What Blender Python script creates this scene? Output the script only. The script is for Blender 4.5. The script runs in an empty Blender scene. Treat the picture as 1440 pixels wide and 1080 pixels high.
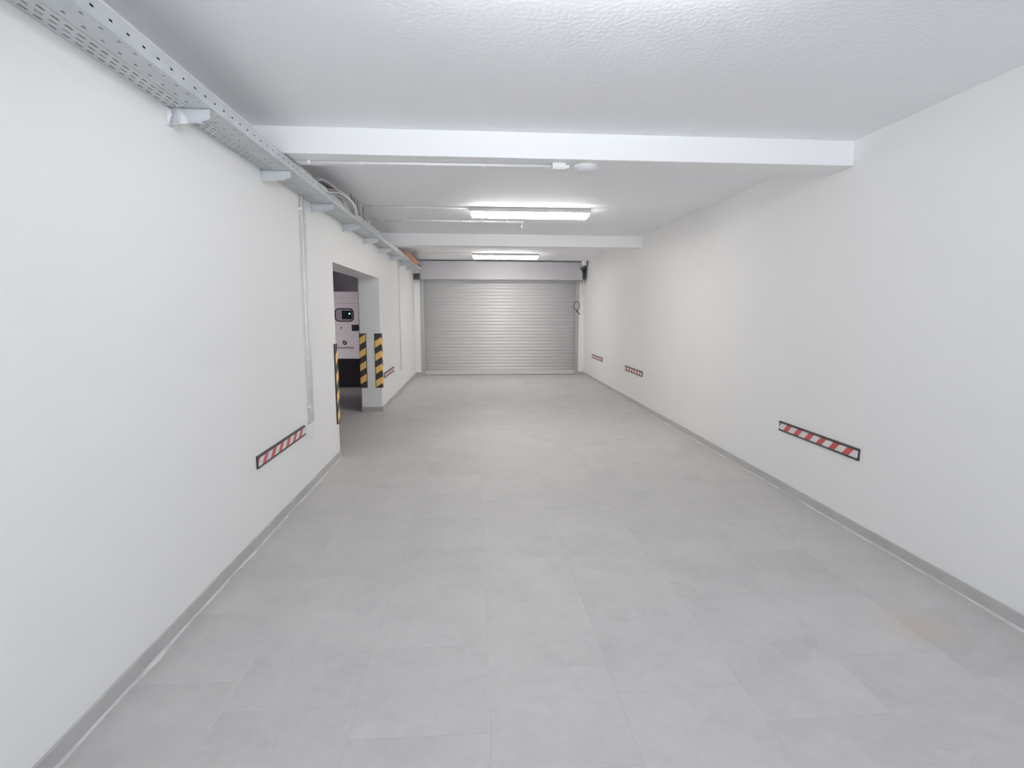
import bpy, bmesh, math, random
from mathutils import Vector, Matrix
random.seed(7)
C = bpy.context.scene.collection
SC = bpy.context.scene
PI = math.pi

# ---------------------------------------------------------------- room dimensions (metres)
XL, XR = -1.592, 2.957          # side walls
XLB = -1.930                    # back face of the left wall (doorway reveal)
YB, YF = -3.2, 14.42            # wall behind the camera, wall with the shutter
ZC = 3.027                      # ceiling
DY0, DY1, DZ = 6.23, 9.14, 2.25 # opening in the left wall
TZ = 2.75                       # underside of the cable trays

# ---------------------------------------------------------------- materials
def mat(name, col, rough=0.5, metal=0.0, spec=0.5, emit=None, strength=0.0):
    m = bpy.data.materials.new(name); m.use_nodes = True
    b = m.node_tree.nodes['Principled BSDF']
    b.inputs['Base Color'].default_value = (*col, 1)
    b.inputs['Roughness'].default_value = rough
    b.inputs['Metallic'].default_value = metal
    b.inputs['Specular IOR Level'].default_value = spec
    if emit:
        b.inputs['Emission Color'].default_value = (*emit, 1)
        b.inputs['Emission Strength'].default_value = strength
    return m

class NT:
    def __init__(s, m):
        s.t = m.node_tree; s.n = s.t.nodes; s.l = s.t.links
        s.b = s.n['Principled BSDF']
    def new(s, kind, **kw):
        x = s.n.new(kind)
        for k, v in kw.items(): setattr(x, k, v)
        return x
    def link(s, a, b): s.l.new(a, b)
    def val(s, sock, v):
        if hasattr(v, 'is_linked') or hasattr(v, 'links'): s.link(v, sock)
        else: sock.default_value = v
    def math(s, op, a, b=0.0, c=0.0, clamp=False):
        x = s.new('ShaderNodeMath', operation=op, use_clamp=clamp)
        s.val(x.inputs[0], a); s.val(x.inputs[1], b); s.val(x.inputs[2], c)
        return x.outputs[0]
    def mix(s, f, a, b, blend='MIX'):
        x = s.new('ShaderNodeMix', data_type='RGBA', blend_type=blend)
        s.val(x.inputs[0], f)
        for k, v in ((6, a), (7, b)):
            if isinstance(v, tuple): x.inputs[k].default_value = (*v, 1)
            else: s.link(v, x.inputs[k])
        return x.outputs[2]
    def pos(s): return s.new('ShaderNodeNewGeometry').outputs['Position']
    def sep(s, v):
        x = s.new('ShaderNodeSeparateXYZ'); s.link(v, x.inputs[0]); return x.outputs
    def noise(s, scale, detail=4, rough=0.55, vec=None, dist=0.0):
        x = s.new('ShaderNodeTexNoise')
        x.inputs['Scale'].default_value = scale; x.inputs['Detail'].default_value = detail
        x.inputs['Roughness'].default_value = rough; x.inputs['Distortion'].default_value = dist
        s.link(vec if vec is not None else s.pos(), x.inputs['Vector'])
        return x.outputs['Fac']
    def ramp(s, f, lo, hi):
        x = s.new('ShaderNodeMapRange'); s.val(x.inputs[0], f)
        x.inputs[1].default_value = lo; x.inputs[2].default_value = hi
        return x.outputs[0]
    def bump(s, h, strength, dist=0.004):
        x = s.new('ShaderNodeBump'); x.inputs['Strength'].default_value = strength
        x.inputs['Distance'].default_value = dist
        s.link(h, x.inputs['Height']); s.link(x.outputs[0], s.b.inputs['Normal'])

def paint(name, c0, c1, bump, rough=0.6, scale=1.3, grain=90):
    m = mat(name, c0, rough); t = NT(m)
    f = t.ramp(t.noise(scale, 3), 0.35, 0.65)
    t.link(t.mix(f, c0, c1), t.b.inputs['Base Color'])
    t.bump(t.noise(grain, 2), bump)
    return m

M_WALL = paint('white_wall_paint', (.89, .89, .88), (.88, .88, .87), .12)
M_CEIL = paint('white_ceiling_paint', (.905, .915, .94), (.895, .905, .93), .9, .75, 2.0, 38)
M_BEAM = paint('white_beam_paint', (.90, .905, .915), (.89, .895, .905), .15)
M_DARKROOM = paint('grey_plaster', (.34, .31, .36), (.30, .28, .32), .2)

def tile_floor():
    m = mat('grey_porcelain_tile', (.4, .4, .4), .42); t = NT(m)
    P = t.pos(); X, Y, Z = t.sep(P)
    T, G = 0.575, 0.0026
    u = t.math('DIVIDE', t.math('SUBTRACT', X, -0.522), T)
    col = t.math('FLOOR', u)
    fu = t.math('FRACT', u)
    v = t.math('DIVIDE', t.math('ADD', t.math('SUBTRACT', Y, 2.54), t.math('MULTIPLY', col, 0.195)), T * 1.008)
    row = t.math('FLOOR', v); fv = t.math('FRACT', v)
    def edge(f):
        d = t.math('MINIMUM', f, t.math('SUBTRACT', 1.0, f))
        return t.math('LESS_THAN', d, G / T / 2)
    grout = t.math('MAXIMUM', edge(fu), edge(fv))
    cid = t.new('ShaderNodeCombineXYZ'); t.link(col, cid.inputs[0]); t.link(row, cid.inputs[1])
    wn = t.new('ShaderNodeTexWhiteNoise', noise_dimensions='2D'); t.link(cid.outputs[0], wn.inputs['Vector'])
    tone = t.math('MULTIPLY_ADD', wn.outputs['Value'], .03, .955)
    # each tile takes its own bit of the cloudy print
    off = t.new('ShaderNodeVectorMath', operation='MULTIPLY_ADD')
    t.link(cid.outputs[0], off.inputs[0]); off.inputs[1].default_value = (3.1, 5.3, 0); t.link(P, off.inputs[2])
    big = t.ramp(t.noise(1.6, 5, .6, off.outputs[0], .6), .32, .68)
    fine = t.ramp(t.noise(7, 9, .78, off.outputs[0], 1.2), .34, .66)
    warm = t.ramp(t.noise(.55, 3, .5), .35, .65)
    c = t.mix(big, (.465, .465, .46), (.565, .557, .548))
    c = t.mix(t.math('MULTIPLY', fine, .6), c, (.65, .607, .597))
    c = t.mix(t.math('MULTIPLY', warm, .25), c, (.58, .555, .525))
    # pale scuffs and dust
    sc = t.new('ShaderNodeVectorMath', operation='MULTIPLY'); t.link(P, sc.inputs[0]); sc.inputs[1].default_value = (5, 9, 1)
    scuff = t.ramp(t.noise(1.5, 8, .72, sc.outputs[0], 2.0), .62, .78)
    c = t.mix(t.math('MULTIPLY', scuff, .5), c, (.70, .69, .68))
    # rust coloured stain by the right wall
    ds = t.new('ShaderNodeVectorMath', operation='DISTANCE'); t.link(P, ds.inputs[0]); ds.inputs[1].default_value = (2.42, 2.56, 0)
    st = t.math('MULTIPLY', t.ramp(t.math('ADD', ds.outputs['Value'], t.math('MULTIPLY', t.noise(7, 3), .2)), .34, .10), .38, clamp=True)
    c = t.mix(st, c, (.60, .46, .34))
    mul = t.new('ShaderNodeVectorMath', operation='SCALE'); t.link(c, mul.inputs[0]); t.link(tone, mul.inputs['Scale'])
    gcol = t.mix(t.ramp(t.noise(1.1, 2), .46, .62), (.36, .355, .35), (.74, .71, .68))
    c = t.mix(t.math('MULTIPLY', grout, .5), mul.outputs[0], gcol)
    t.link(c, t.b.inputs['Base Color'])
    r = t.math('MULTIPLY_ADD', fine, .12, .46); t.link(r, t.b.inputs['Roughness'])
    t.bump(t.math('SUBTRACT', t.math('MULTIPLY', fine, .25), grout), .25, .001)
    return m
M_FLOOR = tile_floor()

def skirting_mat():
    m = mat('grey_skirting_tile', (.3, .3, .3), .45); t = NT(m)
    P = t.pos(); X, Y, Z = t.sep(P)
    f = t.math('FRACT', t.math('DIVIDE', t.math('SUBTRACT', Y, 2.05), .588))
    d = t.math('MINIMUM', f, t.math('SUBTRACT', 1.0, f))
    g = t.math('LESS_THAN', d, .004)
    c = t.mix(t.ramp(t.noise(3.0, 6, .65), .3, .7), (.46, .46, .45), (.56, .555, .545))
    c = t.mix(t.math('MULTIPLY', g, .7), c, (.55, .54, .53))
    t.link(c, t.b.inputs['Base Color'])
    return m
M_SKIRT = skirting_mat()
M_SEAL = paint('pale_sealant', (.72, .71, .70), (.56, .555, .545), .4, .7, 6.0, 40)

def metal_paint(name, col, rough, metal=0.0, var=.06):
    m = mat(name, col, rough, metal); t = NT(m)
    d = tuple(max(0, x - var) for x in col)
    t.link(t.mix(t.ramp(t.noise(5, 4), .35, .65), col, d), t.b.inputs['Base Color'])
    return m
M_SHUT = metal_paint('silver_grey_shutter_paint', (.74, .74, .745), .42, .1, .012)
M_HOUS = metal_paint('silver_grey_housing_paint', (.55, .545, .57), .45, .05, .012)
M_BAR = metal_paint('grey_aluminium', (.50, .50, .50), .42, .3, .03)
M_GALV = metal_paint('galvanised_steel', (.62, .65, .665), .42, .2, .07)
M_ARM = metal_paint('galvanised_bracket_steel', (.68, .71, .735), .45, .15, .05)
M_DKSTEEL = metal_paint('dark_grey_steel', (.12, .12, .13), .5, .3, .03)
M_PVC = mat('white_pvc', (.86, .86, .85), .35)
M_PVCW = mat('bright_white_plastic', (.88, .88, .87), .35)
M_PVCS = mat('ivory_grey_plastic', (.6, .59, .58), .4)
M_DOME = mat('frosted_dome_plastic', (.74, .74, .77), .3)
M_PLASTER = paint('white_filler', (.82, .82, .82), (.74, .74, .75), .8, .8, 30, 60)
M_RUB = metal_paint('black_rubber', (.075, .070, .065), .55, 0, .012)
M_RED = mat('red_reflective_film', (.62, .10, .10), .4)
M_WHT = mat('white_reflective_film', (.76, .74, .745), .4)
M_YEL = mat('yellow_reflective_film', (1.0, .64, .19), .4)
M_BLACK = mat('black_plastic', (.02, .018, .022), .6, spec=.25)
M_BLKMAT = mat('black_steel', (.006, .005, .008), .7, spec=.2)
M_GEN = metal_paint('light_grey_enclosure_paint', (.58, .54, .55), .45, 0, .03)
M_LENS = mat('smoky_window', (.30, .27, .29), .15)
M_SCREEN = mat('dark_display', (.015, .02, .03), .2)
M_LED = mat('green_led', (.1, .8, .5), .4, emit=(.25, 1, .6), strength=6)
M_LAMPBODY = mat('light_grey_lamp_body', (.62, .62, .63), .45)
def lamp_mat(name, col, s):
    return mat(name, (.9, .9, .9), .5, emit=col, strength=s)
M_GLOW = lamp_mat('lit_diffuser', (1.0, .97, .935), 54.0)
M_GLOWS = lamp_mat('lit_diffuser_side', (1.0, .97, .935), 22.0)
M_GLOWC = lamp_mat('lit_diffuser_cool', (.94, .965, 1.0), 7.0)
M_GLOWCS = lamp_mat('lit_diffuser_cool_side', (.94, .965, 1.0), 38.0)
M_CABG = mat('grey_cable', (.42, .43, .45), .5)
M_CABW = mat('white_cable', (.70, .70, .68), .5)
M_CABP = mat('brown_pink_cable', (.46, .36, .34), .5)
M_CABR = mat('red_cable', (.40, .05, .07), .5)
M_CABK = mat('dark_cable', (.05, .05, .06), .5)
M_ORG = mat('orange_conduit_plastic', (.85, .33, .17), .5)

# ---------------------------------------------------------------- mesh helpers
def box(bm, x0, x1, y0, y1, z0, z1, mi=0):
    v = [bm.verts.new(p) for p in ((x0,y0,z0),(x1,y0,z0),(x1,y1,z0),(x0,y1,z0),(x0,y0,z1),(x1,y0,z1),(x1,y1,z1),(x0,y1,z1))]
    for f in ((3,2,1,0),(4,5,6,7),(0,1,5,4),(1,2,6,5),(2,3,7,6),(3,0,4,7)):
        bm.faces.new([v[i] for i in f]).material_index = mi
    return v

def prism(bm, pts, axis, a, b, mi=0):
    """extrude a closed 2-D outline along an axis; pts are the other two coordinates in order"""
    def P(p, t):
        q = list(p); q.insert(axis, t); return q
    A = [bm.verts.new(P(p, a)) for p in pts]; B = [bm.verts.new(P(p, b)) for p in pts]
    n = len(pts)
    fs = [bm.faces.new(A), bm.faces.new(B[::-1])]
    for i in range(n): fs.append(bm.faces.new((A[i], B[i], B[(i+1)%n], A[(i+1)%n])))
    for f in fs: f.material_index = mi

def tube(bm, pts, r, seg=8, cap=True):
    pts = [Vector(p) for p in pts]; rings = []
    up = None
    for i, p in enumerate(pts):
        d = (pts[min(i+1, len(pts)-1)] - pts[max(i-1, 0)]).normalized()
        if up is None: up = Vector((0,0,1)) if abs(d.z) < .9 else Vector((1,0,0))
        s = d.cross(up).normalized(); up = s.cross(d).normalized()
        rr = r[i] if isinstance(r, (list, tuple)) else r
        rings.append([bm.verts.new(p + rr*(math.cos(2*PI*k/seg)*s + math.sin(2*PI*k/seg)*up)) for k in range(seg)])
    for a, b in zip(rings, rings[1:]):
        for k in range(seg):
            f = bm.faces.new((a[k], a[(k+1)%seg], b[(k+1)%seg], b[k])); f.smooth = True
    if cap:
        bm.faces.new(rings[0][::-1]); bm.faces.new(rings[-1])

def lathe(bm, prof, seg=32, axis='z', c=(0,0,0)):
    rings = []
    for r, h in prof:
        if r < 1e-6:
            rings.append([bm.verts.new((0,0,h))])
        else:
            rings.append([bm.verts.new((r*math.cos(2*PI*k/seg), r*math.sin(2*PI*k/seg), h)) for k in range(seg)])
    for a, b in zip(rings, rings[1:]):
        for k in range(seg):
            if len(a) == 1: f = bm.faces.new((a[0], b[k], b[(k+1)%seg]))
            elif len(b) == 1: f = bm.faces.new((a[k], b[0], a[(k+1)%seg]))
            else: f = bm.faces.new((a[k], b[k], b[(k+1)%seg], a[(k+1)%seg]))
            f.smooth = True
    vs = [v for r in rings for v in r]
    if axis == 'x': bmesh.ops.rotate(bm, verts=vs, matrix=Matrix.Rotation(PI/2, 3, 'Y'))
    if axis == 'y': bmesh.ops.rotate(bm, verts=vs, matrix=Matrix.Rotation(-PI/2, 3, 'X'))
    bmesh.ops.translate(bm, verts=vs, vec=c)

def spline(pts, n=8):
    """Catmull-Rom through the points"""
    P = [Vector(p) for p in pts]; P = [2*P[0]-P[1]] + P + [2*P[-1]-P[-2]]
    out = []
    for i in range(1, len(P)-2):
        for k in range(n):
            t = k/n
            out.append(.5*((2*P[i]) + (P[i+1]-P[i-1])*t + (2*P[i-1]-5*P[i]+4*P[i+1]-P[i+2])*t*t + (3*P[i]-P[i-1]-3*P[i+1]+P[i+2])*t**3))
    out.append(P[-2]); return out

def obj(name, bm, mats, parent=None, loc=None, bevel=0, fix=True):
    if fix: bmesh.ops.recalc_face_normals(bm, faces=bm.faces[:])
    me = bpy.data.meshes.new(name); bm.to_mesh(me); bm.free()
    for m in (mats if isinstance(mats, (list, tuple)) else [mats]): me.materials.append(m)
    o = bpy.data.objects.new(name, me); C.objects.link(o)
    if parent: o.parent = parent
    if loc: o.location = loc
    if bevel:
        b = o.modifiers.new('bevel', 'BEVEL'); b.width = bevel; b.segments = 2; b.limit_method = 'ANGLE'
    return o
def BM(): return bmesh.new()
def boxobj(name, x0, x1, y0, y1, z0, z1, m, parent=None, bevel=0):
    bm = BM(); box(bm, x0, x1, y0, y1, z0, z1); return obj(name, bm, m, parent, bevel=bevel)
def tag(o, label, cat, group=None):
    o['label'] = label; o['category'] = cat
    if group: o['group'] = group
    return o
def thing(name, label, cat, loc=(0,0,0), rotz=0, group=None):
    o = bpy.data.objects.new(name, None); C.objects.link(o); o.empty_display_size = .1
    o.location = loc; o.rotation_euler = (0, 0, rotz)
    return tag(o, label, cat, group)
def struct(o): o['kind'] = 'structure'; return o
def dup(root, loc, rotz, label):
    r = root.copy(); C.objects.link(r); r.location = loc; r.rotation_euler = (0, 0, rotz); r['label'] = label
    for ch in list(root.children):
        c = ch.copy(); C.objects.link(c); c.parent = r
        for g in list(ch.children):
            d = g.copy(); C.objects.link(d); d.parent = c
    return r

# ---------------------------------------------------------------- the room
bm = BM(); box(bm, -7.2, XR+.2, YB-.2, 16.2, -.15, 0); struct(obj('floor', bm, M_FLOOR))
bm = BM(); box(bm, -7.2, XR+.2, YB-.2, 16.2, ZC, ZC+.2); struct(obj('ceiling', bm, M_CEIL))
bm = BM()
prism(bm, [(YB,0),(DY0,0),(DY0,DZ),(DY1,DZ),(DY1,0),(YF+.25,0),(YF+.25,ZC),(YB,ZC)], 0, XLB, XL)
struct(obj('wall_left', bm, M_WALL))
bm = BM(); box(bm, XR, XR+.2, YB, YF+.25, 0, ZC); struct(obj('wall_right', bm, M_WALL))
bm = BM()   # the entrance behind the viewer stands open to daylight
prism(bm, [(XLB,0),(-1.25,0),(-1.25,2.6),(2.6,2.6),(2.6,0),(XR+.2,0),(XR+.2,ZC),(XLB,ZC)], 1, YB-.2, YB)
struct(obj('wall_back', bm, M_WALL))
bm = BM()
GX0, GX1 = -1.449, 2.817        # opening for the shutter
prism(bm, [(XL,0),(GX0,0),(GX0,2.80),(GX1,2.80),(GX1,0),(XR,0),(XR,ZC),(XL,ZC)], 1, YF, YF+.25)
struct(obj('wall_front', bm, M_WALL))
# plant room beyond the opening
bm = BM()
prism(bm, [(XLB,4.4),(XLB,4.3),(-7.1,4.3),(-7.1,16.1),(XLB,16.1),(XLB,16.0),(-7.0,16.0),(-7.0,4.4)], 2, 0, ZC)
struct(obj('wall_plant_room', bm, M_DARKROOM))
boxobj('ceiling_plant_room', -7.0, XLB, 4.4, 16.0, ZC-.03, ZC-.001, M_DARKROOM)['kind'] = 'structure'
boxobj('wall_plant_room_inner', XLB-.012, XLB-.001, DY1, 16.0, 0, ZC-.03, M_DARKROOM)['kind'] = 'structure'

# ceiling beams
bm = BM(); box(bm, XL, XR, 4.159, 4.484, 2.839, ZC); struct(obj('beam', bm, M_BEAM, bevel=.006))
bm = BM(); box(bm, XL, XR, 9.45, 9.75, 2.828, ZC); struct(obj('beam', bm, M_BEAM, bevel=.006))

# skirting tiles and the pale sealant line along them
SK, SH = .013, .081
bm = BM(); box(bm, XL, XL+SK, YB, DY0, 0, SH); box(bm, XL, XL+SK, DY1, YF, 0, SH); box(bm, XLB, XL, DY1-SK, DY1, 0, SH)
box(bm, XL, GX0-.002, YF-SK, YF, 0, SH)
struct(obj('baseboard_left', bm, M_SKIRT, bevel=.002))
bm = BM(); box(bm, XR-SK, XR, YB, YF, 0, SH); box(bm, GX1+.002, XR-SK, YF-SK, YF, 0, SH)
struct(obj('baseboard_right', bm, M_SKIRT, bevel=.002))
def bead(name, x, sgn, y0, y1):
    bm = BM(); n = int((y1-y0)/.04); prev = None
    for i in range(n+1):
        y = y0 + (y1-y0)*i/n
        w = .011 + .009*(math.sin(y*3.1)*math.sin(y*7.7+1)) + random.uniform(-.002, .004); w = max(w, .004)
        cur = [bm.verts.new(p) for p in ((x, y, 0), (x, y, .009), (x+sgn*w*.5, y, .006), (x+sgn*w, y, 0))]
        if prev:
            for k in range(3): bm.faces.new((prev[k], prev[k+1], cur[k+1], cur[k]))
        prev = cur
    return struct(obj(name, bm, M_SEAL))
bead('trim_1', XL+SK, 1, YB, DY0)
bead('trim_2', XR-SK, -1, YB, YF)

# ---------------------------------------------------------------- roller shutter
sh = thing('roller_shutter', 'closed silver grey slatted roller shutter filling the far end wall', 'garage door', (.69, YF, 0))
X0, X1 = -1.335-.69, 2.718-.69
bm = BM(); prof = []
z = .125; pitch = .0872; top = 2.60
while z < top:
    # curved slat with a narrow hinge groove at its top
    for k in range(7):
        a = k/6
        prof.append((.032 - .010*math.sin(PI*min(1, a*1.02))**.8, z + pitch*.84*a))
    prof.append((.037, z + pitch*.88)); prof.append((.037, z + pitch*.96))
    z += pitch
A = [bm.verts.new((X0-.02, y, q)) for y, q in prof]; B = [bm.verts.new((X1+.02, y, q)) for y, q in prof]
for i in range(len(prof)-1): bm.faces.new((A[i], B[i], B[i+1], A[i+1])).smooth = (i % 9) < 6
cur = obj('slat_curtain', bm, M_SHUT, sh, fix=False)
so = cur.modifiers.new('thickness', 'SOLIDIFY'); so.thickness = .008; so.offset = 1
bm = BM(); box(bm, X0-.01, X1+.01, .012, .05, .012, .118); box(bm, X0-.01, X1+.01, .006, .03, .10, .12)
bb = obj('bottom_bar', bm, M_SHUT, sh, bevel=.004)
bm = BM(); box(bm, X0, X1, .014, .05, 0.0, .0125); obj('rubber_seal', bm, M_RUB, bb)
for a, b in ((GX0-.69, X0), (X1, GX1-.69)):
    bm = BM(); box(bm, a, b, -.006, .012, 0, 2.80); m = (a+b)/2
    w = .012
    if a < 0: box(bm, b-.016, b, .012, .075, 0, 2.80); box(bm, a, b, .06, .08, 0, 2.8)
    else: box(bm, a, a+.016, .012, .075, 0, 2.80); box(bm, a, b, .06, .08, 0, 2.8)
    obj('guide_rail', bm, M_BAR, sh, bevel=.002)
HY = -.32
bm = BM()
prism(bm, [(HY,2.535),(HY,2.965),(HY+.012,2.992),(0,2.992),(0,2.80),(-.005,2.80),(-.005,2.575),(-.06,2.535)], 0, -1.395-.69, 2.83-.69)
hs = obj('shutter_housing', bm, M_HOUS, sh, bevel=.004)
bm = BM(); box(bm, -1.395-.69, 2.83-.69, HY-.006, HY, 2.962, 2.990); obj('housing_lip', bm, M_HOUS, hs)
bm = BM(); box(bm, -1.578-.69, -1.42-.69, HY+.03, HY+.05, 2.525, 2.68); box(bm, -1.545-.69, -1.50-.69, HY+.012, HY+.03, 2.60, 2.645)
obj('end_plate', bm, M_DKSTEEL, sh, bevel=.003)
bm = BM(); box(bm, 2.84-.69, 2.915-.69, HY+.02, HY+.15, 2.553, 2.84); box(bm, 2.832-.69, 2.85-.69, HY+.03, HY+.2, 2.56, 2.80)
for k in range(4): box(bm, 2.845-.69+.02*k, 2.852-.69+.02*k, HY+.008, HY+.02, 2.57, 2.82)
obj('motor_bracket', bm, M_DKSTEEL, sh, bevel=.003)

# pull cord by the right guide
pc = thing('pull_cord', 'thin cord with black loop and handle hanging right of the shutter', 'pull cord', (2.722, YF-.18, 1.866))
bm = BM(); tube(bm, spline([(-.005,.0,.663),(-.004,0,.4),(.006,0,.2),(0,0,.118)], 5), .0022, 6); obj('cord', bm, M_CABG, pc)
bm = BM(); tube(bm, [(.077*math.sin(a), 0, .116*math.cos(a)) for a in [2*PI*k/28 for k in range(29)]], .0085, 8, False); obj('loop', bm, M_BLACK, pc)
bm = BM(); tube(bm, [(-.015,0,-.115),(.0,0,-.135),(.088,0,-.226)], [.010,.014,.013], 10); obj('handle', bm, M_BLACK, pc)

jb = thing('junction_box', 'white box under the ceiling at right end of shutter housing', 'junction box', (2.845, 14.05, ZC))
boxobj('body', -.062, .062, -.10, -.02, -.125, -.0, M_PVCW, jb, .006)
bm = BM(); lathe(bm, [(0,0),(.03,0),(.03,.02),(.02,.03),(0,.03)], 16, 'y', (0,-.13,-.06)); obj('cap', bm, M_PVC, jb)
bm = BM(); tube(bm, spline([(2.90,14.035,2.965),(2.925,14.04,2.985),(2.93,14.05,2.965),(2.90,14.12,2.94),(2.897,14.085,2.88),(2.885,14.075,2.80),(2.84,14.07,2.775),(2.79,14.07,2.80),(2.775,14.075,2.84),(2.81,14.075,2.85),(2.86,14.075,2.82),(2.885,14.075,2.76),(2.88,14.09,2.69)], 6), .010, 8)
tag(obj('cable', bm, M_BLACK), 'black cable curling below the white box beside shutter housing', 'cable')
sb = thing('switch_box', 'small white switch box on end wall right of the shutter', 'switch', (2.885, YF, 2.12))
boxobj('body', -.045, .045, -.05, 0, -.065, .065, M_PVC, sb, .005)
boxobj('button_plate', -.028, .028, -.056, -.05, -.045, .045, M_PVCW, sb, .002)
bm = BM(); tube(bm, [(2.885,YF-.014,2.185),(2.885,YF-.014,2.55)], .010, 10); tag(obj('conduit', bm, M_PVC), 'short white conduit rising from small switch box on end wall', 'conduit')

# ---------------------------------------------------------------- lamps
def lamp(label, y, glow, x0=-.055, L=1.56):
    t = thing('batten_light', label, 'ceiling light', (x0+L/2, y, ZC), 0, 'batten lights along the ceiling')
    h = L/2
    bm = BM()
    prism(bm, [(-.080,0),(.080,0),(.083,-.030),(.083,-.055),(-.083,-.055),(-.083,-.030)], 0, -h, h)
    obj('lamp_body', bm, M_LAMPBODY, t, bevel=.003)
    bm = BM()
    top = [(-h+.012,-.060),(h-.012,-.060),(h-.012,.060),(-h+.012,.060)]; bot = [(-h+.045,-.042),(h-.045,-.042),(h-.045,.042),(-h+.045,.042)]
    T = [bm.verts.new((*p,-.0555)) for p in top]; Mv = [bm.verts.new((p[0]*.992,p[1]*.93,-.088)) for p in top]; Bv = [bm.verts.new((*p,-.115)) for p in bot]
    for i in range(4):
        j = (i+1) % 4
        bm.faces.new((T[i],T[j],Mv[j],Mv[i])).material_index = 1; bm.faces.new((Mv[i],Mv[j],Bv[j],Bv[i])).material_index = 1
    bm.faces.new(Bv)
    obj('diffuser', bm, (glow, M_GLOWS if glow is M_GLOW else M_GLOWCS), t)
    for k in (-.6,-.2,.2,.6):
        for s in (-1, 1):
            boxobj('clip', k*h*1.2-.012, k*h*1.2+.012, s*.0845-.003, s*.0845+.003, -.062, -.03, M_LAMPBODY, t)
    return t
lamp('long white batten light on the ceiling between the two beams', 7.13, M_GLOW)
lamp('smaller looking batten light on the ceiling beyond the second beam, just before the shutter', 12.53, M_GLOW, -.05, 1.53)
lamp('batten light on the ceiling before the first beam, above the viewer', 1.96, M_GLOWC, -.38)

# ---------------------------------------------------------------- cable trays
TY0, TY1 = YB+.02, 14.06
def perforated(bm, x0, x1, rows, pitch, slot, mk):
    """flat strip with real slots; rows = (centre, width, phase); mk(x,y)->point"""
    edges = [x0]
    for c, w, ph in rows: edges += [c-w/2, c+w/2]
    edges.append(x1)
    def quad(a, b, u, v): bm.faces.new([bm.verts.new(mk(*p)) for p in ((a,u),(b,u),(b,v),(a,v))])
    for i in range(0, len(edges), 2): quad(edges[i], edges[i+1], TY0, TY1)
    for c, w, ph in rows:
        y = TY0
        k = TY0 + ph
        while k + slot < TY1:
            if k > y: quad(c-w/2, c+w/2, y, k)
            y = k + slot; k += pitch
        quad(c-w/2, c+w/2, y, TY1)
def tray(name, label, x0, x1, rows, pitch, slot, side_rows, m):
    t = thing(name, label, 'cable tray', (0, 0, TZ), 0, 'cable trays along the left wall')
    bm = BM(); perforated(bm, x0, x1, rows, pitch, slot, lambda a, y: (a, y, 0))
    o = obj('tray_base', bm, m, t, fix=False); s = o.modifiers.new('thickness', 'SOLIDIFY'); s.thickness = .0014; s.offset = 0
    for x, sg, rr in ((x0, 1, []), (x1, -1, side_rows)):
        bm = BM()
        perforated(bm, 0, .073, rr, .102, .021, lambda a, y: (x, y, a))
        box(bm, min(x, x+sg*.009), max(x, x+sg*.009), TY0, TY1, .0725, .074)
        o = obj('side_wall', bm, m, t, fix=False); s = o.modifiers.new('thickness', 'SOLIDIFY'); s.thickness = .0014; s.offset = 0
    return t
tray('cable_tray', 'perforated galvanised cable tray running against the left wall', -1.588, -1.4815,
     [(-1.566,.0085,.01), (-1.537,.007,.040), (-1.508,.0085,.01)], .066, .040, [], M_GALV)
tray('cable_tray', 'outer perforated galvanised cable tray, away from the left wall', -1.4785, -1.365,
     [(-1.45,.0085,.02), (-1.39,.0085,.02)], .102, .021, [(.036,.009,.04)], M_GALV)

# brackets under the trays
def bracket(loc, label):
    t = thing('tray_bracket', label, 'bracket', loc, 0, 'brackets under the cable trays')
    bm = BM()   # tapered web
    prism(bm, [(.004,-.086),(.004,-.0015),(.213,-.0015),(.213,-.050),(.16,-.070)], 1, -.0035, 0)
    prism(bm, [(-.0035,-.0045),(.03,-.0045),(.03,-.0015),(-.0035,-.0015)], 0, .004, .213)
    box(bm, .004, .17, -.0035, .012, -.073, -.070)
    obj('arm', bm, M_ARM, t)
    bm = BM(); box(bm, 0, .004, -.022, .03, -.092, -.002); obj('wall_plate', bm, M_ARM, t, bevel=.001)
    return t
ys = [3.06 + 1.235*k for k in range(9)] + [14.035]
W = ['nearest bracket under the cable tray, daubed with white filler', 'second bracket from the front under the tray, before the first ceiling beam',
     'third tray bracket from the front, just right of the two wall conduits', 'fourth tray bracket from the front, above the near half of the doorway',
     'fifth tray bracket from the front, above the far half of the doorway', 'sixth tray bracket, above the far jamb of the doorway',
     'seventh tray bracket, just beyond the doorway', 'eighth tray bracket, at the top of the single far wall conduit',
     'ninth tray bracket, last but one before the shutter housing', 'last tray bracket, against the shutter housing']
b0 = bracket((XL, ys[0], TZ), W[0])
for k in range(1, 10): dup(b0, (XL, ys[k], TZ), 0, W[k])
# filler on the first bracket
bm = BM()
def blob(bm, c, pts, y0, y1):
    n = len(pts); A = [bm.verts.new((c[0]+x, y0, c[1]+z)) for x, z in pts]; m = bm.verts.new((c[0], y1, c[1]))
    for i in range(n): bm.faces.new((A[i], A[(i+1)%n], m))
blob(bm, (.072,-.043), [(-.028,.035),(-.018,.04),(.002,.022),(.022,.0),(.027,-.022),(.018,-.038),(-.008,-.034),(-.02,-.012)], -.0038, -.012)
obj('filler_daub', bm, M_PLASTER, b0)
bm = BM()
blob(bm, (.012,-.05), [(-.010,.05),(.014,.035),(.024,.012),(.013,-.01),(.008,-.03),(-.003,-.046),(-.012,-.03),(-.012,.02)], -.024, -.034)
obj('filler_daub', bm, M_PLASTER, b0)

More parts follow.
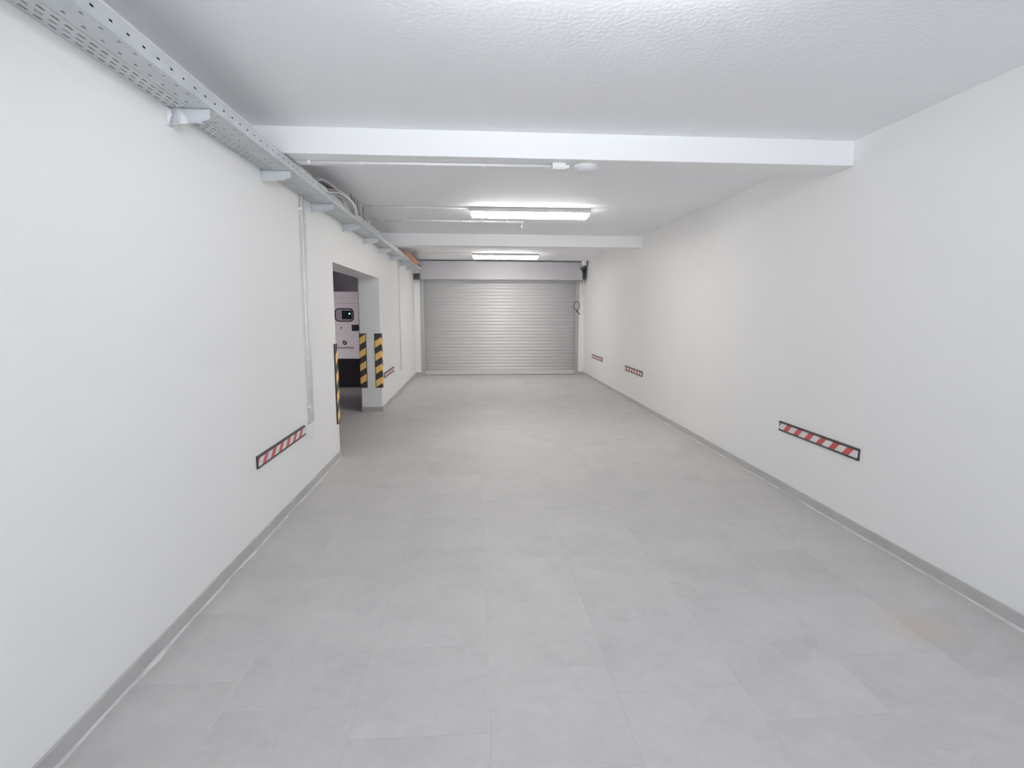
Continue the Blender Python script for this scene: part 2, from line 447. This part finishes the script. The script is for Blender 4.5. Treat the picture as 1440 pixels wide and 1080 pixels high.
# cables lying in the trays
def cable(name, pts, r, m, label, group, seg=6, n=6):
    bm = BM(); tube(bm, spline(pts, n), r, seg); return tag(obj(name, bm, m), label, 'cable', group)
def run(x, z, y0, y1, w=.006, step=.7):
    pts, y = [], y0
    while y < y1:
        pts.append((x+random.uniform(-w,w), y, z+random.uniform(0,.003))); y += step
    pts.append((x, y1, z)); return pts
for x, m, r, lab in ((-1.511, M_CABR, .0055, 'red cable inside the tray against the wall, on its room side'),
                  (-1.56, M_CABR, .0055, 'red cable inside the tray against the wall, on its wall side'),
                  (-1.536, M_CABG, .0065, 'grey cable along the middle of the tray against the wall'),
                  (-1.45, M_CABK, .007, 'dark cable along the wall side of the outer tray'),
                  (-1.42, M_CABG, .008, 'grey cable along the middle of the outer tray'),
                  (-1.386, M_CABK, .010, 'dark cable along the room side of the outer tray')):
    cable('cable', run(x, TZ+.0015+r, TY0+.05, TY1-.05, .002), r, m, lab, 'cables lying in the trays')
cable('cable', run(-1.401, TZ+.0335, TY0+.05, TY1-.05, .001), .012, M_CABG, 'thick grey cable lying on the other cables of the outer tray', 'cables lying in the trays')
cable('cable', run(-1.3805, TZ+.047, TY0+.05, TY1-.05, .0005), .013, M_CABK, 'thick dark cable lying on the other cables behind the side wall of the outer tray', 'cables lying in the trays')

# grey and white cable bundle humping over the tray edge beyond the first beam
cb = thing('cable_bundle', 'bundle of grey and white cables humping over the tray edge beyond the first beam', 'cable bundle', (-1.37, 5.5, TZ+.06))
def kid(par, name, pts, r, m, seg=8):
    bm = BM(); tube(bm, spline([Vector((p[0], p[1], p[2] + (.017 if p[2] > 2.80 else 0))) - par.location if p[2] < 2.9 else Vector(p)-par.location for p in pts], 7), r, seg); return obj(name, bm, m, par)
for i in range(5):
    dx, dz = -.014*i, .010*(i % 2)
    kid(cb, 'cable', [(-1.41+dx*.3, 4.75+.02*i, 2.775),(-1.40+dx, 4.98, 2.815+dz),(-1.375+dx, 5.16, 2.868+dz),(-1.36+dx, 5.42, 2.878+dz),(-1.352+dx, 5.68, 2.855+dz),(-1.37+dx, 5.9, 2.80)], .013, M_CABG)
for i in range(6):
    a = i*1.05
    ox, oz = .026*math.cos(a), .022*math.sin(a)
    kid(cb, 'cable', [(-1.385+ox, 5.25, 2.80+oz*.5),(-1.352+ox, 5.55, 2.835+oz),(-1.338+ox, 5.85, 2.845+oz),(-1.342+ox, 6.12, 2.826+oz),(-1.385+ox, 6.42, 2.795+oz*.4)], .0085, (M_CABW, M_CABP, M_CABW, M_CABG, M_CABW, M_CABG)[i])
bm = BM()
pts = [(-1.40,5.42,2.80),(-1.372,5.50,2.868),(-1.345,5.7,2.888),(-1.328,5.95,2.882),(-1.318,6.18,2.85),(-1.325,6.30,2.80)]
tube(bm, spline([Vector(p)-cb.location for p in pts], 7), .019, 10); obj('sleeve', bm, M_CABW, cb)

# dark and pale flexible tubes by the next bracket
fb = thing('conduit_bundle', 'short grey flexible conduits rising from the tray toward the ceiling', 'conduit bundle', (-1.40, 6.9, TZ+.06))
for i in range(5):
    y = 6.35+.17*i
    kid(fb, 'flexible_conduit', [(-1.42, y+.15, 2.78),(-1.375-.004*i, y+.05, 2.84),(-1.375-.006*i, y+.02, 2.92),(-1.40, y+.06, ZC-.004)], .0095, (M_CABG, M_CABG, M_CABG, M_CABW, M_CABG)[i])

# orange conduits spilling over the tray edge near the shutter
og = thing('conduit_bundle', 'tangle of orange flexible conduits spilling over the tray near the shutter', 'conduit bundle', (-1.36, 11.4, TZ+.06))
orp = [[(-1.43,9.9,2.775),(-1.38,10.3,2.812),(-1.345,10.8,2.838),(-1.325,11.5,2.83),(-1.335,12.2,2.815),(-1.39,12.9,2.785)],
       [(-1.42,10.1,2.78),(-1.365,10.6,2.825),(-1.325,11.2,2.845),(-1.31,11.8,2.825),(-1.34,12.5,2.81),(-1.41,13.1,2.79)],
       [(-1.41,10.4,2.78),(-1.36,10.9,2.83),(-1.325,11.3,2.80),(-1.322,11.7,2.755),(-1.33,12.1,2.79),(-1.375,12.5,2.82),(-1.42,12.9,2.785)],
       [(-1.44,10.0,2.785),(-1.395,10.7,2.835),(-1.36,11.3,2.862),(-1.335,12.0,2.85),(-1.33,12.6,2.82),(-1.385,13.4,2.79)],
       [(-1.40,11.0,2.79),(-1.35,11.5,2.84),(-1.315,11.95,2.80),(-1.318,12.3,2.77),(-1.34,12.8,2.81),(-1.40,13.2,2.79)],
       [(-1.43,10.3,2.78),(-1.375,11.0,2.845),(-1.345,11.6,2.87),(-1.33,12.3,2.84),(-1.335,12.9,2.815),(-1.40,13.6,2.785)]]
for p in orp: kid(og, 'flexible_conduit', p, .0125, M_ORG)
kid(og, 'cable', [(-1.40,9.5,2.79),(-1.37,9.95,2.818),(-1.355,10.4,2.82),(-1.36,10.9,2.815),(-1.41,11.3,2.79)], .009, M_CABK)
kid(og, 'cable', [(-1.40,12.4,2.79),(-1.35,12.9,2.825),(-1.335,13.3,2.80),(-1.345,13.7,2.815),(-1.40,13.95,2.79)], .008, M_CABK)
kid(og, 'cable', [(-1.41,12.2,2.79),(-1.36,12.7,2.84),(-1.33,13.2,2.83),(-1.35,13.6,2.81),(-1.41,13.9,2.79)], .008, M_CABW)

# ---------------------------------------------------------------- conduits and boxes
def conduit(label, a, b, r, clips, axis, group=None, m=M_PVC, base=0.0):
    """straight pipe from a to b; clips = positions along it; axis 'z' on the wall, 'x' under the ceiling"""
    t = thing('conduit', label, 'conduit', a, 0, group)
    A, B = Vector(a), Vector(b)
    bm = BM(); tube(bm, [(0,0,0), B-A], r, 12); obj('pipe', bm, m, t)
    for c in clips:
        bm = BM()
        if axis == 'z':
            box(bm, -base, r*1.25, -r*1.45, r*1.45, c-a[2]-.012, c-a[2]+.012)
        else:
            box(bm, c-a[0]-.012, c-a[0]+.012, -r*1.45, r*1.45, -r*1.3, base)
        obj('clip', bm, M_PVCW, t, bevel=.003)
    return t
PX = XL + .018
conduit('nearer of two parallel white conduits rising from wall box to tray', (PX, 5.115, .64), (PX, 5.155, 2.745), .0125, (.80, 1.26, 1.80, 2.62), 'z', base=.018)
conduit('farther of two parallel white conduits rising from wall box to tray', (PX, 5.205, .635), (PX, 5.245, 2.745), .0125, (.80, 1.26, 1.80, 2.52), 'z', base=.018)
wb = thing('junction_box', 'white junction box on left wall beside the red striped protector', 'junction box', (XL, 5.14, .575))
boxobj('body', 0, .052, -.088, .088, -.062, .062, M_PVC, wb, .005)
boxobj('lid', .052, .060, -.080, .080, -.055, .055, M_PVCW, wb, .003)
conduit('single white conduit on left wall between doorway and shutter', (PX, 11.45, .56), (PX, 11.45, 2.745), .0125, (.9, 1.5, 2.1, 2.6), 'z', base=.018)
wb = thing('junction_box', 'small white box at the foot of far conduit on left wall', 'junction box', (XL, 11.45, .52))
boxobj('body', 0, .05, -.06, .06, -.045, .045, M_PVC, wb, .005)
boxobj('lid', .05, .057, -.052, .052, -.038, .038, M_PVCW, wb, .003)

BZ = 2.839 - .0125
conduit('white conduit clipped under the first ceiling beam', (-1.34, 4.34, BZ), (.60, 4.31, BZ), .0115, (-1.25, -.85, -.36, .07, .565), 'x', base=.0125)
bx = thing('junction_box', 'white box under the first beam beside round dome fixture', 'junction box', (.655, 4.30, 2.839))
boxobj('body', -.052, .052, -.055, .055, -.04, 0, M_PVC, bx, .005)
boxobj('lid', -.046, .046, -.05, .05, -.047, -.04, M_PVCW, bx, .003)
boxobj('cable_gland', .052, .085, -.014, .014, -.032, -.006, M_PVC, bx, .003)
dm = thing('dome_fixture', 'round frosted dome fixture under the first ceiling beam', 'ceiling fixture', (.875, 4.335, 2.839))
bm = BM(); lathe(bm, [(0,0),(.096,0),(.098,-.008),(.094,-.014),(0,-.014)], 40); obj('base', bm, M_PVC, dm)
bm = BM(); lathe(bm, [(.092,-.014),(.090,-.024),(.078,-.038),(.055,-.048),(.028,-.053),(0,-.054)], 40); obj('dome', bm, M_DOME, dm)

CZ = ZC - .013
conduit('white ceiling conduit leading to left end of the nearer batten light', (-1.42, 7.07, CZ), (-.06, 7.07, CZ), .0115, (-1.25, -.83, -.38), 'x', base=.013)
conduit('white ceiling conduit ending in small sensor behind the nearer batten light', (-1.50, 8.06, CZ), (.68, 8.10, CZ), .0115, (-1.33, -1.0, -.6, -.17, .12, .47), 'x', base=.013)
bm = BM(); tube(bm, spline([(-1.50,8.06,CZ),(-1.512,8.055,CZ-.02),(-1.515,8.05,2.93),(-1.515,8.05,2.80)], 5), .0115, 10)
tag(obj('conduit_drop', bm, M_PVCW), 'short vertical white conduit dropping from ceiling into the tray', 'conduit')
sn = thing('sensor', 'small white sensor hanging from ceiling conduit behind the nearer light', 'sensor', (.70, 8.10, ZC))
bm = BM(); lathe(bm, [(0,0),(.028,0),(.028,-.022),(.014,-.03),(.008,-.034),(.008,-.06),(.018,-.066),(.022,-.082),(.014,-.10),(0,-.106)], 20); obj('body', bm, M_PVCS, sn)
conduit('white ceiling conduit leading to left end of the farther batten light', (-1.40, 12.37, CZ), (-.05, 12.37, CZ), .0115, (-1.2, -.8, -.4), 'x', base=.013)

# ---------------------------------------------------------------- red and white wall protectors
def protector(loc, rotz, label):
    t = thing('wall_protector', label, 'wall protector', loc, rotz, 'striped protectors on the side walls')
    L, Hh = 1.085, .047; h = L/2
    bm = BM()
    prism(bm, [(0,-Hh),(.012,-Hh),(.019,-Hh+.005),(.019,-Hh+.013),(.014,-Hh+.017),(.014,Hh-.017),(.019,Hh-.013),(.019,Hh-.005),(.012,Hh),(0,Hh)], 1, -h, h)
    obj('rubber_strip', bm, M_RUB, t, bevel=.001)
    # film: frontal view u runs left to right = +Y for a strip facing +X
    bm = BM(); z0, z1 = -Hh+.0175, Hh-.0175; a0, a1 = -h+.006, h-.006; S = .057; X = .0148
    def para(u0, u1, mi):
        # clip a leaning stripe against the two ends of the strip
        poly = [(u0, z0), (u1, z0), (u1+S, z1), (u0+S, z1)]
        for lim, keep in ((a0, lambda u: u >= a0), (a1, lambda u: u <= a1)):
            out = []
            for i in range(len(poly)):
                p, q = poly[i], poly[(i+1) % len(poly)]
                if keep(p[0]): out.append(p)
                if keep(p[0]) != keep(q[0]):
                    s = (lim-p[0])/(q[0]-p[0]); out.append((lim, p[1]+s*(q[1]-p[1])))
            poly = out
            if not poly: return
        if len(poly) > 2:
            bm.faces.new([bm.verts.new((X, u, z)) for u, z in poly]).material_index = mi
    u = -h + .075 - .165*2
    while u < h:
        para(u, u+.077, 0); para(u+.077, u+.165, 1); u += .165
    bmesh.ops.remove_doubles(bm, verts=bm.verts[:], dist=.0004)
    obj('striped_film', bm, (M_RED, M_WHT), t, fix=False)
    return t
pr = protector((XL, 4.418, .607), 0, 'red and white striped strip on the near left wall, below two conduits')
dup(pr, (XL, 9.93, .592), 0, 'striped strip on the left wall beyond the doorway, partly behind a corner guard')
dup(pr, (XR, 4.345, .613), PI, 'largest looking red and white striped strip on the right wall, nearest the viewer')
dup(pr, (XR, 9.73, .613), PI, 'middle one of three striped strips along the right wall')
dup(pr, (XR, 12.72, .602), PI, 'smallest looking striped strip on right wall, nearest the shutter')

# ---------------------------------------------------------------- black and yellow corner guards
def guard(loc, rotz, label, flip=1):
    t = thing('corner_guard', label, 'corner guard', loc, rotz, 'corner guards around the doorway')
    H, T, L = .922, .016, .102; R = .012
    # outline seen from above: corner of the wall at the origin, legs along -X and +Y
    arc = [(T-R+R*math.cos(a), -T+R+R*math.sin(a)) for a in [(-PI/2)+PI/2*k/5 for k in range(6)]]
    pts = [(-L,0),(-L,-T*.35),(-L+.01,-T)] + arc + [(T,L-.01),(T*.35,L),(0,L),(0,0)]
    bm = BM(); prism(bm, pts, 2, -H/2, H/2); obj('rubber_profile', bm, M_RUB, t)
    # chevron bars of yellow film, bent round the corner
    path = [(-L+.010,-T)] + arc + [(T,L-.010)]
    s = [0]
    for p, q in zip(path, path[1:]): s.append(s[-1] + math.dist(p, q))
    mid = s[-1]/2
    bm = BM()
    for k in range(4):
        zt = flip*(H/2 - H*(.065 + .242*k))
        prev = None
        N = 24
        for i in range(N+1):
            d = s[-1]*i/N
            j = max(x for x in range(len(s)) if s[x] <= d + 1e-9); j = min(j, len(s)-2)
            f = (d-s[j])/(s[j+1]-s[j]); p = Vector(path[j]).lerp(Vector(path[j+1]), f)
            tn = (Vector(path[j+1])-Vector(path[j])).normalized(); nrm = Vector((tn.y, -tn.x))
            p = p + nrm*.0009
            drop = .068*abs(d-mid)/mid
            cur = [bm.verts.new((p.x, p.y, zt - flip*drop)), bm.verts.new((p.x, p.y, zt - flip*(drop+.113)))]
            if prev: bm.faces.new((prev[0], prev[1], cur[1], cur[0]))
            prev = cur
    obj('yellow_film', bm, M_YEL, t, fix=False)
    return t
GZ = .873
guard((XL, DY1, GZ), 0, 'black and yellow guard on outer corner of the far doorway jamb, rightmost of three')
guard((XL, DY0, GZ), PI/2, 'black and yellow guard on the near doorway corner, seen almost edge on')
guard((XLB, DY1, GZ), -PI/2, 'black and yellow guard on inner corner of the far doorway jamb, beside the generator', -1)

# ---------------------------------------------------------------- generator in the plant room
g = thing('generator', 'grey cabinet of a generator with black base in the dark room beyond the doorway', 'generator', (-2.88, 12.1, 0))
def gx(x): return x + 2.88
bm = BM(); box(bm, gx(-3.42), gx(-2.34), .04, 2.3, .0, .655); obj('fuel_base', bm, M_BLKMAT, g)
bm = BM(); box(bm, gx(-3.42), gx(-2.34), 0, 2.32, .655, 2.135); obj('canopy', bm, M_GEN, g, bevel=.006)
bm = BM(); box(bm, gx(-3.40), gx(-2.36), -.006, 0, 1.885, 1.998); obj('upper_panel', bm, M_GEN, g, bevel=.002)
bm = BM(); box(bm, gx(-3.40), gx(-2.36), -.006, 0, 2.008, 2.128)
obj('top_panel', bm, M_GEN, g, bevel=.002)
bm = BM(); box(bm, gx(-3.40), gx(-3.205), -.006, 0, .68, 1.875); obj('side_panel', bm, M_GEN, g, bevel=.002)
bm = BM(); box(bm, gx(-2.538), gx(-2.36), -.006, 0, .68, 1.875); obj('side_panel', bm, M_GEN, g, bevel=.002)
dr = obj('door', (lambda b: (box(b, gx(-3.195), gx(-2.552), -.010, 0, .68, 1.875), b)[1])(BM()), M_GEN, g, bevel=.003)
# rounded window with black gasket
def rrect(cx, cz, w, h, r, n=6):
    out = []
    for sx, sz, a0 in ((1,1,0),(-1,1,PI/2),(-1,-1,PI),(1,-1,3*PI/2)):
        for k in range(n+1):
            a = a0 + PI/2*k/n
            out.append((cx + sx*(w/2-r) + r*math.cos(a), cz + sz*(h/2-r) + r*math.sin(a)))
    return out
wx, wz = gx(-2.881), 1.622
bm = BM(); tube(bm, [(x, -.014, z) for x, z in rrect(wx, wz, .385, .275, .075)] + [(wx+.385/2, -.014, wz+.275/2-.075)], .011, 8, False); obj('gasket', bm, M_BLACK, dr)
bm = BM(); prism(bm, rrect(wx, wz, .38, .27, .072), 1, -.013, -.009); obj('window_pane', bm, M_LENS, dr)
bm = BM(); box(bm, gx(-2.93), gx(-2.715), -.02, -.0125, 1.53, 1.72); obj('display', bm, M_SCREEN, dr, bevel=.003)
bm = BM(); lathe(bm, [(0,0),(.011,0),(.011,.004),(0,.006)], 14, 'y', (0,0,0)); 
for v in bm.verts: v.co = Vector((v.co.x + gx(-2.762), -v.co.y - .02, v.co.z + 1.652))
obj('indicator_light', bm, M_LED, dr)
bm = BM(); box(bm, gx(-2.722), gx(-2.578), -.045, -.009, 1.27, 1.405); obj('latch', bm, M_BLACK, dr, bevel=.012)
bm = BM(); lathe(bm, [(0,0),(.016,0),(.016,.006),(0,.008)], 14, 'y')
for v in bm.verts: v.co = Vector((v.co.x + gx(-2.957), -v.co.y - .010, v.co.z + 1.341))
obj('keyhole', bm, M_BLACK, dr)
# printed emblem (ring with a pale wedge) and lettering
ex, ez = gx(-2.888), 1.008
bm = BM()   # dark drop with its point up left
bm.faces.new([bm.verts.new((ex+x, -.0106, ez+z)) for x, z in [(-.047, .050)] + [(.047*math.cos(a), .047*math.sin(a)) for a in [PI - .25 + (1.5*PI + .5)*k/30 for k in range(31)]]])
em = obj('emblem', bm, M_BLACK, dr)
bm = BM(); bm.faces.new([bm.verts.new((ex+x, -.0112, ez+z)) for x, z in ((-.020,.016),(.024,.010),(.004,-.004),(-.002,-.024),(-.016,-.010))]); obj('emblem_wedge', bm, M_GEN, em)
cu = bpy.data.curves.new('lettering', 'FONT'); cu.body = 'energyGlobal'; cu.size = .066; cu.extrude = .0004; cu.align_x = 'CENTER'; cu.space_character = .98
cu.offset = .0012
cu.materials.append(M_BLACK)
tmp = bpy.data.objects.new('lettering', cu)
me = bpy.data.meshes.new_from_object(tmp); bpy.data.objects.remove(tmp)
if not me.materials: me.materials.append(M_BLACK)
tx = bpy.data.objects.new('lettering', me); C.objects.link(tx); tx.parent = dr
tx.location = (gx(-2.878), -.0108, .882); tx.rotation_euler = (PI/2, 0, 0)

# ---------------------------------------------------------------- camera
def rot(yaw, pitch, roll):
    f = Vector((math.sin(yaw)*math.cos(pitch), math.cos(yaw)*math.cos(pitch), -math.sin(pitch)))
    r0 = Vector((math.cos(yaw), -math.sin(yaw), 0)); u0 = r0.cross(f)
    r = math.cos(roll)*r0 + math.sin(roll)*u0; u = -math.sin(roll)*r0 + math.cos(roll)*u0
    return r, u, f
r, u, f = rot(0.0694, 0.1345, 0.00275)
cd = bpy.data.cameras.new('camera'); cam = bpy.data.objects.new('camera', cd); C.objects.link(cam)
m3 = Matrix((r, u, -f)).transposed()
cam.matrix_world = Matrix.Translation((0, 0, 1.7)) @ m3.to_4x4()
cd.sensor_width = 36; cd.sensor_fit = 'HORIZONTAL'; cd.lens = 749/1440*36
cd.clip_start = .05; cd.clip_end = 100
SC.camera = cam

# ---------------------------------------------------------------- light and view
w = bpy.data.worlds.new('world'); SC.world = w; w.use_nodes = True
# daylight outside the entrance: open sky above, brighter lower half added to light the ceiling
wt = w.node_tree; bg = wt.nodes['Background']
tc = wt.nodes.new('ShaderNodeTexCoord'); sx = wt.nodes.new('ShaderNodeSeparateXYZ'); mr = wt.nodes.new('ShaderNodeMapRange'); mx = wt.nodes.new('ShaderNodeMix'); mx.data_type = 'RGBA'
wt.links.new(tc.outputs['Generated'], sx.inputs[0]); wt.links.new(sx.outputs['Z'], mr.inputs[0]); mr.inputs[1].default_value = -.05; mr.inputs[2].default_value = .05
wt.links.new(mr.outputs[0], mx.inputs[0]); mx.inputs[6].default_value = (3.1, 3.25, 3.5, 1); mx.inputs[7].default_value = (.42, .48, .56, 1)
wt.links.new(mx.outputs[2], bg.inputs[0]); bg.inputs[1].default_value = 1.0
SC.view_settings.view_transform = 'Standard'; SC.view_settings.look = 'None'
SC.view_settings.gamma = 1; SC.view_settings.use_curve_mapping = False
SC.view_settings.exposure = 0.38
SC.cycles.diffuse_bounces = 10; SC.cycles.max_bounces = 14
# unseen fill spot added in the plant room to brighten the generator
ll = bpy.data.lights.new('generator_fill_spot', 'SPOT'); ll.energy = 275; ll.shadow_soft_size = .08; ll.color = (1, .95, .97); ll.spot_size = math.radians(74); ll.spot_blend = .6
lo = bpy.data.objects.new('generator_fill_spot', ll); C.objects.link(lo); lo.location = (-5.5, 9.4, .70); lo.rotation_euler = (Vector((-2.9, 12.1, 1.75)) - lo.location).to_track_quat('-Z', 'Y').to_euler()
# daylight enters through the open entrance (portal: tells the renderer where the sky is)
pl = bpy.data.lights.new('entrance_portal', 'AREA'); pl.shape = 'RECTANGLE'; pl.size = 3.85; pl.size_y = 2.6; pl.cycles.is_portal = True
po = bpy.data.objects.new('entrance_portal', pl); C.objects.link(po); po.location = (.675, YB-.1, 1.3); po.rotation_euler = (PI/2, 0, 0)
